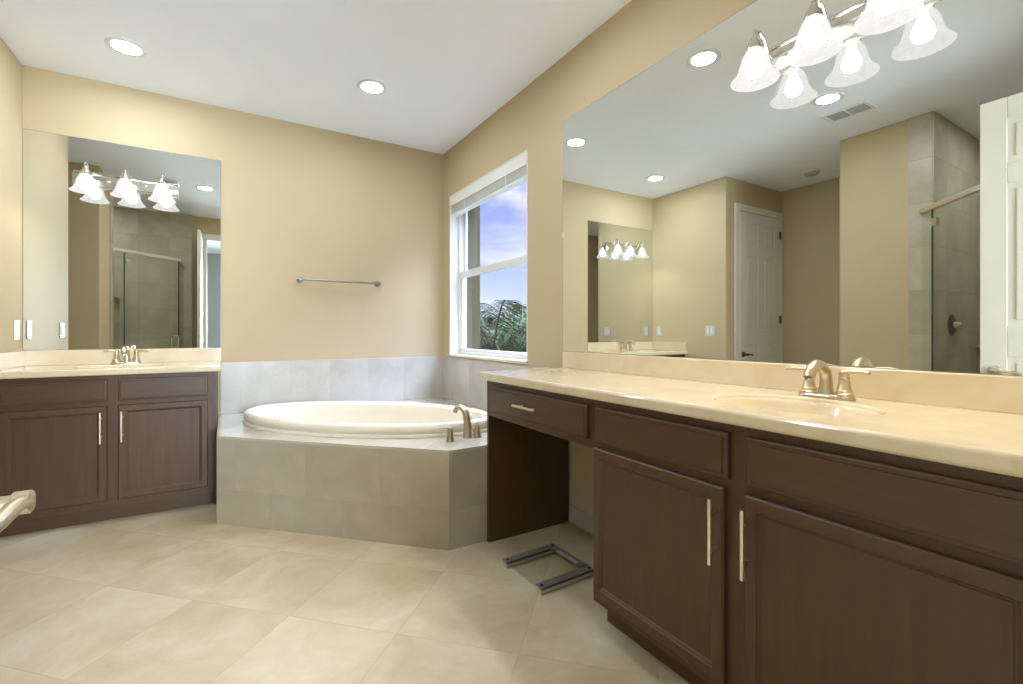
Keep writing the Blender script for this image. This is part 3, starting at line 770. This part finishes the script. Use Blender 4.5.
# ------------------------------------------------------------------ vanity lights, local: x along the wall, -y out of the wall, z=0 at bar centre
def vanity_light(loc, rz, label, glow):
    o = thing('vanity_light', label, 'light fixture', loc, rz, None)
    n = 10; hl = 0.275
    sec = [(0, -0.050), (-0.016, -0.050), (-0.019, -0.046), (-0.019, -0.040), (-0.014, -0.037), (-0.022, -0.030), (-0.026, 0), (-0.022, 0.030), (-0.014, 0.037), (-0.019, 0.040), (-0.019, 0.046), (-0.016, 0.050), (0, 0.050)]
    MB().loft([[(x, y, z) for y, z in sec] for x in (-hl, hl)]).build('backplate', 'polished_nickel', o, bevel=0.001)
    for x in (-0.097, 0.097):
        MB().lathe([(0.009, -0.024), (0.009, -0.029), (0.005, -0.034), (0.002, -0.036)], (x, 0, 0), 'Y', 14).build('finial', 'chrome', o, smooth=True)
    for i in (-1, 0, 1):
        x = 0.193*i; R0 = 0.125
        pts = [(x, -0.022, 0.0), (x, -0.05, 0.008)] + [(x, -0.088-0.037*math.sin(math.radians(q)), 0.052-0.03*math.cos(math.radians(q))+0.012) for q in (20, 45, 70)] 
        pts = [(x, -0.020, 0.0), (x, -0.040, 0.012), (x, -0.058, 0.036), (x, -0.075, 0.060), (x, -0.096, 0.076), (x, -0.115, 0.070), (x, -R0, 0.052), (x, -R0, 0.036)]
        am = MB().tube(pts, 0.0065, 12).build('arm', 'polished_nickel', o, smooth=True)
        MB().lathe([(0.004, 0.052), (0.010, 0.048), (0.013, 0.036), (0.022, 0.026), (0.027, 0.010), (0.027, 0.0), (0.020, -0.004)], (x, -R0, 0), n=20).build('socket_cup', 'polished_nickel', am, smooth=True)
        MB().lathe([(0.0, 0.078), (0.004, 0.076), (0.006, 0.070), (0.004, 0.062), (0.007, 0.056)], (x, -R0, 0), n=12, cap0=False).build('finial', 'polished_nickel', am, smooth=True)
        pr = [(0.026, 0.004), (0.030, -0.004), (0.037, -0.016), (0.043, -0.032), (0.047, -0.050), (0.051, -0.068), (0.058, -0.086), (0.067, -0.100), (0.077, -0.110), (0.0775, -0.1125),
              (0.075, -0.1125), (0.065, -0.1025), (0.055, -0.088), (0.048, -0.069), (0.044, -0.050), (0.040, -0.032), (0.034, -0.016), (0.027, -0.004)]
        sh = MB().lathe([(q, z*0.93) for q, z in pr], (x, -R0, 0), n=32, cap0=False, cap1=False).build('lamp_shade', 'lamp_shade_glass', o, smooth=True)
        MB().lathe([(0.012, -0.002), (0.014, -0.020), (0.022, -0.040), (0.029, -0.058), (0.029, -0.070), (0.022, -0.084), (0.008, -0.090)], (x, -R0, 0), n=18).build('bulb', glow, sh, smooth=True)
    return o
vanity_light((-0.556, my-0.0005, 2.088), 0.0, 'three bell shade nickel vanity light on the left mirror', 'bulb_glow')
vanity_light((mx-0.0005, 0.765, 2.088), -PI/2, 'three bell shade nickel vanity light on the large right mirror', 'bulb_glow_right')

# ------------------------------------------------------------------ ceiling fittings
def can(loc, label):
    o = thing('recessed_light', label, 'ceiling light', loc, 0, 'recessed ceiling lights')
    MB().lathe([(0.066, 0.0), (0.068, -0.004), (0.078, -0.007), (0.094, -0.005), (0.097, 0.0)], n=36).build('trim_ring', 'vinyl_white', o, smooth=True)
    MB().lathe([(0.0655, -0.0005), (0.0655, -0.003), (0.05, -0.0035), (0.01, -0.0035)], n=36).build('lens', 'can_lens', o)
    return o
c0 = can((-0.49, 3.46, H), 'round recessed ceiling light above the left vanity')
dup(c0, (0.836, 3.164, H), 0, 'round recessed ceiling light above the bathtub')
dup(c0, (0.97, 1.80, H), 0, 'round recessed ceiling light above the knee space, seen in the large mirror')
dup(c0, (-0.20, 1.655, H), 0, 'round recessed ceiling light near the ceiling vent, seen in both mirrors')
dup(c0, (-1.55, 0.70, H), 0, 'added unseen recessed ceiling light that brightens the tiled shower')  # invented lamp, out of view, added to brighten the shower
vt = thing('ceiling_vent', 'rectangular white ceiling air vent with grey louvres, seen in the large mirror', 'vent', (-0.535, 1.67, H))
vx, vy = 0.095, 0.15
MB().box(-vx, vx, -vy, -vy+0.025, -0.010, 0).box(-vx, vx, vy-0.025, vy, -0.010, 0).box(-vx, -vx+0.025, -vy+0.025, vy-0.025, -0.010, 0).box(vx-0.025, vx, -vy+0.025, vy-0.025, -0.010, 0).box(-vx+0.025, vx-0.025, -0.006, 0.006, -0.010, 0).build('vent_frame', 'vinyl_white', vt, bevel=0.002)
box(-vx+0.025, vx-0.025, -vy+0.025, vy-0.025, -0.002, -0.0005).build('vent_backing', 'grille_grey', vt)
for sy in (-1, 1):
    lm = MB()
    for i in range(8):
        x = -vx+0.032+i*0.018
        lm.box(x-0.003, x+0.003, min(sy*0.006, sy*(vy-0.025)), max(sy*0.006, sy*(vy-0.025)), -0.008, -0.002)
    lm.build('louvres', 'grille_grey', vt)
sd = thing('smoke_detector', 'small round white smoke detector on the alcove ceiling', 'smoke detector', (-1.70, 2.49, H))
MB().lathe([(0.07, 0), (0.07, -0.012), (0.062, -0.028), (0.045, -0.035), (0.01, -0.036)], n=32).build('detector_body', 'grille_grey', sd, smooth=True)
MB().lathe([(0.078, 0), (0.078, -0.006), (0.070, -0.009)], n=32).build('mounting_ring', 'vinyl_white', sd, smooth=True)

# ------------------------------------------------------------------ towel bar
tb = thing('towel_bar', 'brushed nickel towel bar on the back wall above the tub', 'towel bar', (0.80, BY, 1.515))
for s in (-1, 1):
    p = MB().lathe([(0.024, 0), (0.024, -0.006), (0.015, -0.012), (0.011, -0.022), (0.011, -0.046), (0.016, -0.054), (0.016, -0.070), (0.010, -0.076)], (0.303*s, 0, 0), 'Y', 20)
    p.build('post', 'grey_nickel', tb, smooth=True)
MB().tube([(-0.30, -0.062, 0), (0.30, -0.062, 0)], 0.0085, 14).build('bar', 'grey_nickel', tb, smooth=True)

# ------------------------------------------------------------------ switches and outlets on the left stub wall
def plate(y, wd, name, label, cat, kind):
    o = thing(name, label, cat, (LX, y, 1.118))
    box(0, 0.006, -wd/2, wd/2, -0.058, 0.058).build('cover_plate', 'switch_plastic', o, bevel=0.002)
    for q in ([0] if wd < 0.1 else [-0.023, 0.023]):
        if kind == 'rocker': box(0.006, 0.010, q-0.016, q+0.016, -0.033, 0.033).build('rocker', 'vinyl_white', o, bevel=0.002)
        else:
            for z in (-0.02, 0.02): box(0.006, 0.008, -0.016, 0.016, z-0.014, z+0.014).build('socket', 'vinyl_white', o, bevel=0.002)
    return o
plate(3.91, 0.072, 'wall_outlet', 'white wall outlet on the left wall next to the left mirror', 'outlet', 'socket')
plate(3.212, 0.116, 'light_switch', 'white double light switch near the outer end of the left wall', 'light switch', 'rocker')

# ------------------------------------------------------------------ glass bathroom scale on the floor
sl = thing('bathroom_scale', 'glass bathroom scale with metal bars on the floor by the knee space', 'scale', (1.272, 1.764, 0), math.radians(1.5))
hx, hy = 0.152, 0.155
box(-hx, hx, -hy, hy, 0.020, 0.027).build('glass_plate', 'scale_glass', sl, bevel=0.0015)
for s in (-1, 1):
    yb = s*(hy-0.022)
    br = box(-hx+0.002, hx-0.002, yb-0.021, yb+0.021, 0.0272, 0.031).build('top_strip', 'scale_strip', sl, bevel=0.001)
    box(-hx, hx, yb-0.022, yb+0.022, 0.004, 0.0198).build('base_bar', 'scale_bar', sl, bevel=0.004)
    for q in (-1, 1):
        MB().lathe([(0.012, 0.0), (0.012, 0.004)], (q*(hx-0.022), yb, 0), n=16).build('foot', 'rubber_black', sl)
        MB().lathe([(0.008, 0.031), (0.008, 0.0325), (0.004, 0.033)], (q*(hx-0.018), yb, 0), n=14).build('cap', 'rubber_black', sl, smooth=True)
box(hx-0.045, hx-0.004, -hy+0.045, hy-0.045, 0.0272, 0.034).build('display_bezel', 'scale_strip', sl, bevel=0.002)
box(hx-0.052, hx-0.030, -hy+0.075, hy-0.090, 0.0342, 0.0375).build('display', 'scale_bar', sl, bevel=0.002)

# ------------------------------------------------------------------ garden outside the window
gz = -3.2
struct(box(2.1, 80, -60, 80, gz-0.2, gz).build('ground', 'lawn'))
def frond(length, rise, droop, seed, lw=0.30):
    """one pinnate palm leaf in local coords, running along +x from the origin"""
    rnd = random.Random(seed); bm = MB(); N = 24
    sp_ = []
    for i in range(N+1):
        s_ = i/N
        sp_.append(Vector((length*s_*(1-0.18*s_*s_), 0, rise*math.sin(s_*PI*0.55)-droop*s_**2.4)))
    bm.tube([tuple(p) for p in sp_], [0.018*(1-0.85*i/N)+0.002 for i in range(N+1)], 6)
    for i in range(3, N+1):
        s_ = i/N; L_ = lw*(0.55+0.9*math.sin(PI*min(1, s_*0.95+0.05)))*(1.0 if s_ < 0.9 else 0.7)
        for sd_ in (-1, 1):
            for h in (0.0, 0.5):
                p = sp_[i-1].lerp(sp_[i], h)
                f = 0.55+rnd.uniform(-0.2, 0.2)
                d_ = Vector((f, sd_*(0.9), -0.30+rnd.uniform(-0.35, 0.30))).normalized()
                tip = p+d_*L_+Vector((0, 0, -0.22*L_)); mid = p+d_*L_*0.5
                wv = Vector((0.015, 0, 0.005))
                a_ = [bm.bm.verts.new(p-wv*0.5), bm.bm.verts.new(p+wv*0.5), bm.bm.verts.new(mid+wv*0.7), bm.bm.verts.new(tip), bm.bm.verts.new(mid-wv*0.7)]
                bm.bm.faces.new(a_)
    return bm
def palm(loc, crown_z, label, n, L_, m, seed):
    o = thing('palm_tree', label, 'palm tree', (loc[0], loc[1], gz), 0, None)
    hgt = crown_z-gz; rnd = random.Random(seed)
    pts = [(0.12*math.sin(i*0.35), 0.05*math.sin(i*0.5), hgt*i/12) for i in range(13)]
    MB().tube(pts, [0.16-0.05*i/12+(0.012 if i % 2 else 0) for i in range(13)], 14).build('trunk', 'palm_trunk', o, smooth=True)
    top = pts[-1]
    for i in range(n):
        az = 2*PI*i/n*1.0+rnd.uniform(-0.25, 0.25); lay = i % 3
        f = frond(L_*rnd.uniform(0.85, 1.1), (1.0, 0.65, 0.3)[lay]*L_*rnd.uniform(0.6, 0.8), (0.75, 1.0, 1.2)[lay]*L_*0.75, seed*50+i, 0.30*L_/1.8)
        f.xf(Matrix.Translation(top) @ Matrix.Rotation(az, 4, 'Z')).build('frond', m, o)
    return o
palm((3.80, 6.65), 0.80, 'nearest feathery palm tree in the window, tall fronds', 26, 1.55, 'palm_leaf', 3)
palm((6.45, 9.9), 0.85, 'darker palm tree behind the nearest palm at the right of the window', 22, 2.0, 'palm_leaf_dark', 5)
def tree(loc, r, h, label, seed):
    o = thing('garden_tree', label, 'tree', (loc[0], loc[1], gz)); rnd = random.Random(seed)
    MB().tube([(0, 0, 0), (0.1, 0, h*0.5), (0, 0.1, h)], [0.2, 0.15, 0.08], 10).build('trunk', 'palm_trunk', o)
    bm = MB()
    for i in range(4200):
        v = Vector((rnd.gauss(0, 1), rnd.gauss(0, 1), rnd.gauss(0, 1))).normalized()*r*rnd.uniform(0.62, 1.0)
        v.z = v.z*0.75+h; s_ = rnd.uniform(0.10, 0.24)
        u_ = Vector((rnd.uniform(-1, 1), rnd.uniform(-1, 1), rnd.uniform(-0.5, 0.5))).normalized()*s_
        w_ = Vector((rnd.uniform(-1, 1), rnd.uniform(-1, 1), rnd.uniform(-1, 0.2))).normalized()*s_*0.5
        q = [bm.bm.verts.new(v-u_), bm.bm.verts.new(v+w_), bm.bm.verts.new(v+u_), bm.bm.verts.new(v-w_)]
        bm.bm.faces.new(q)
    bm.ellipsoid((0, 0, h), (r*0.62, r*0.62, r*0.44))
    bm.build('crown', 'bush_leaf', o)
    return o
tree((7.3, 13.8), 2.1, 3.3, 'dark green leafy tree far behind the palms, left in the window', 1)
tree((11.9, 16.9), 2.3, 3.3, 'dark green leafy tree far behind the palms, right in the window', 2)
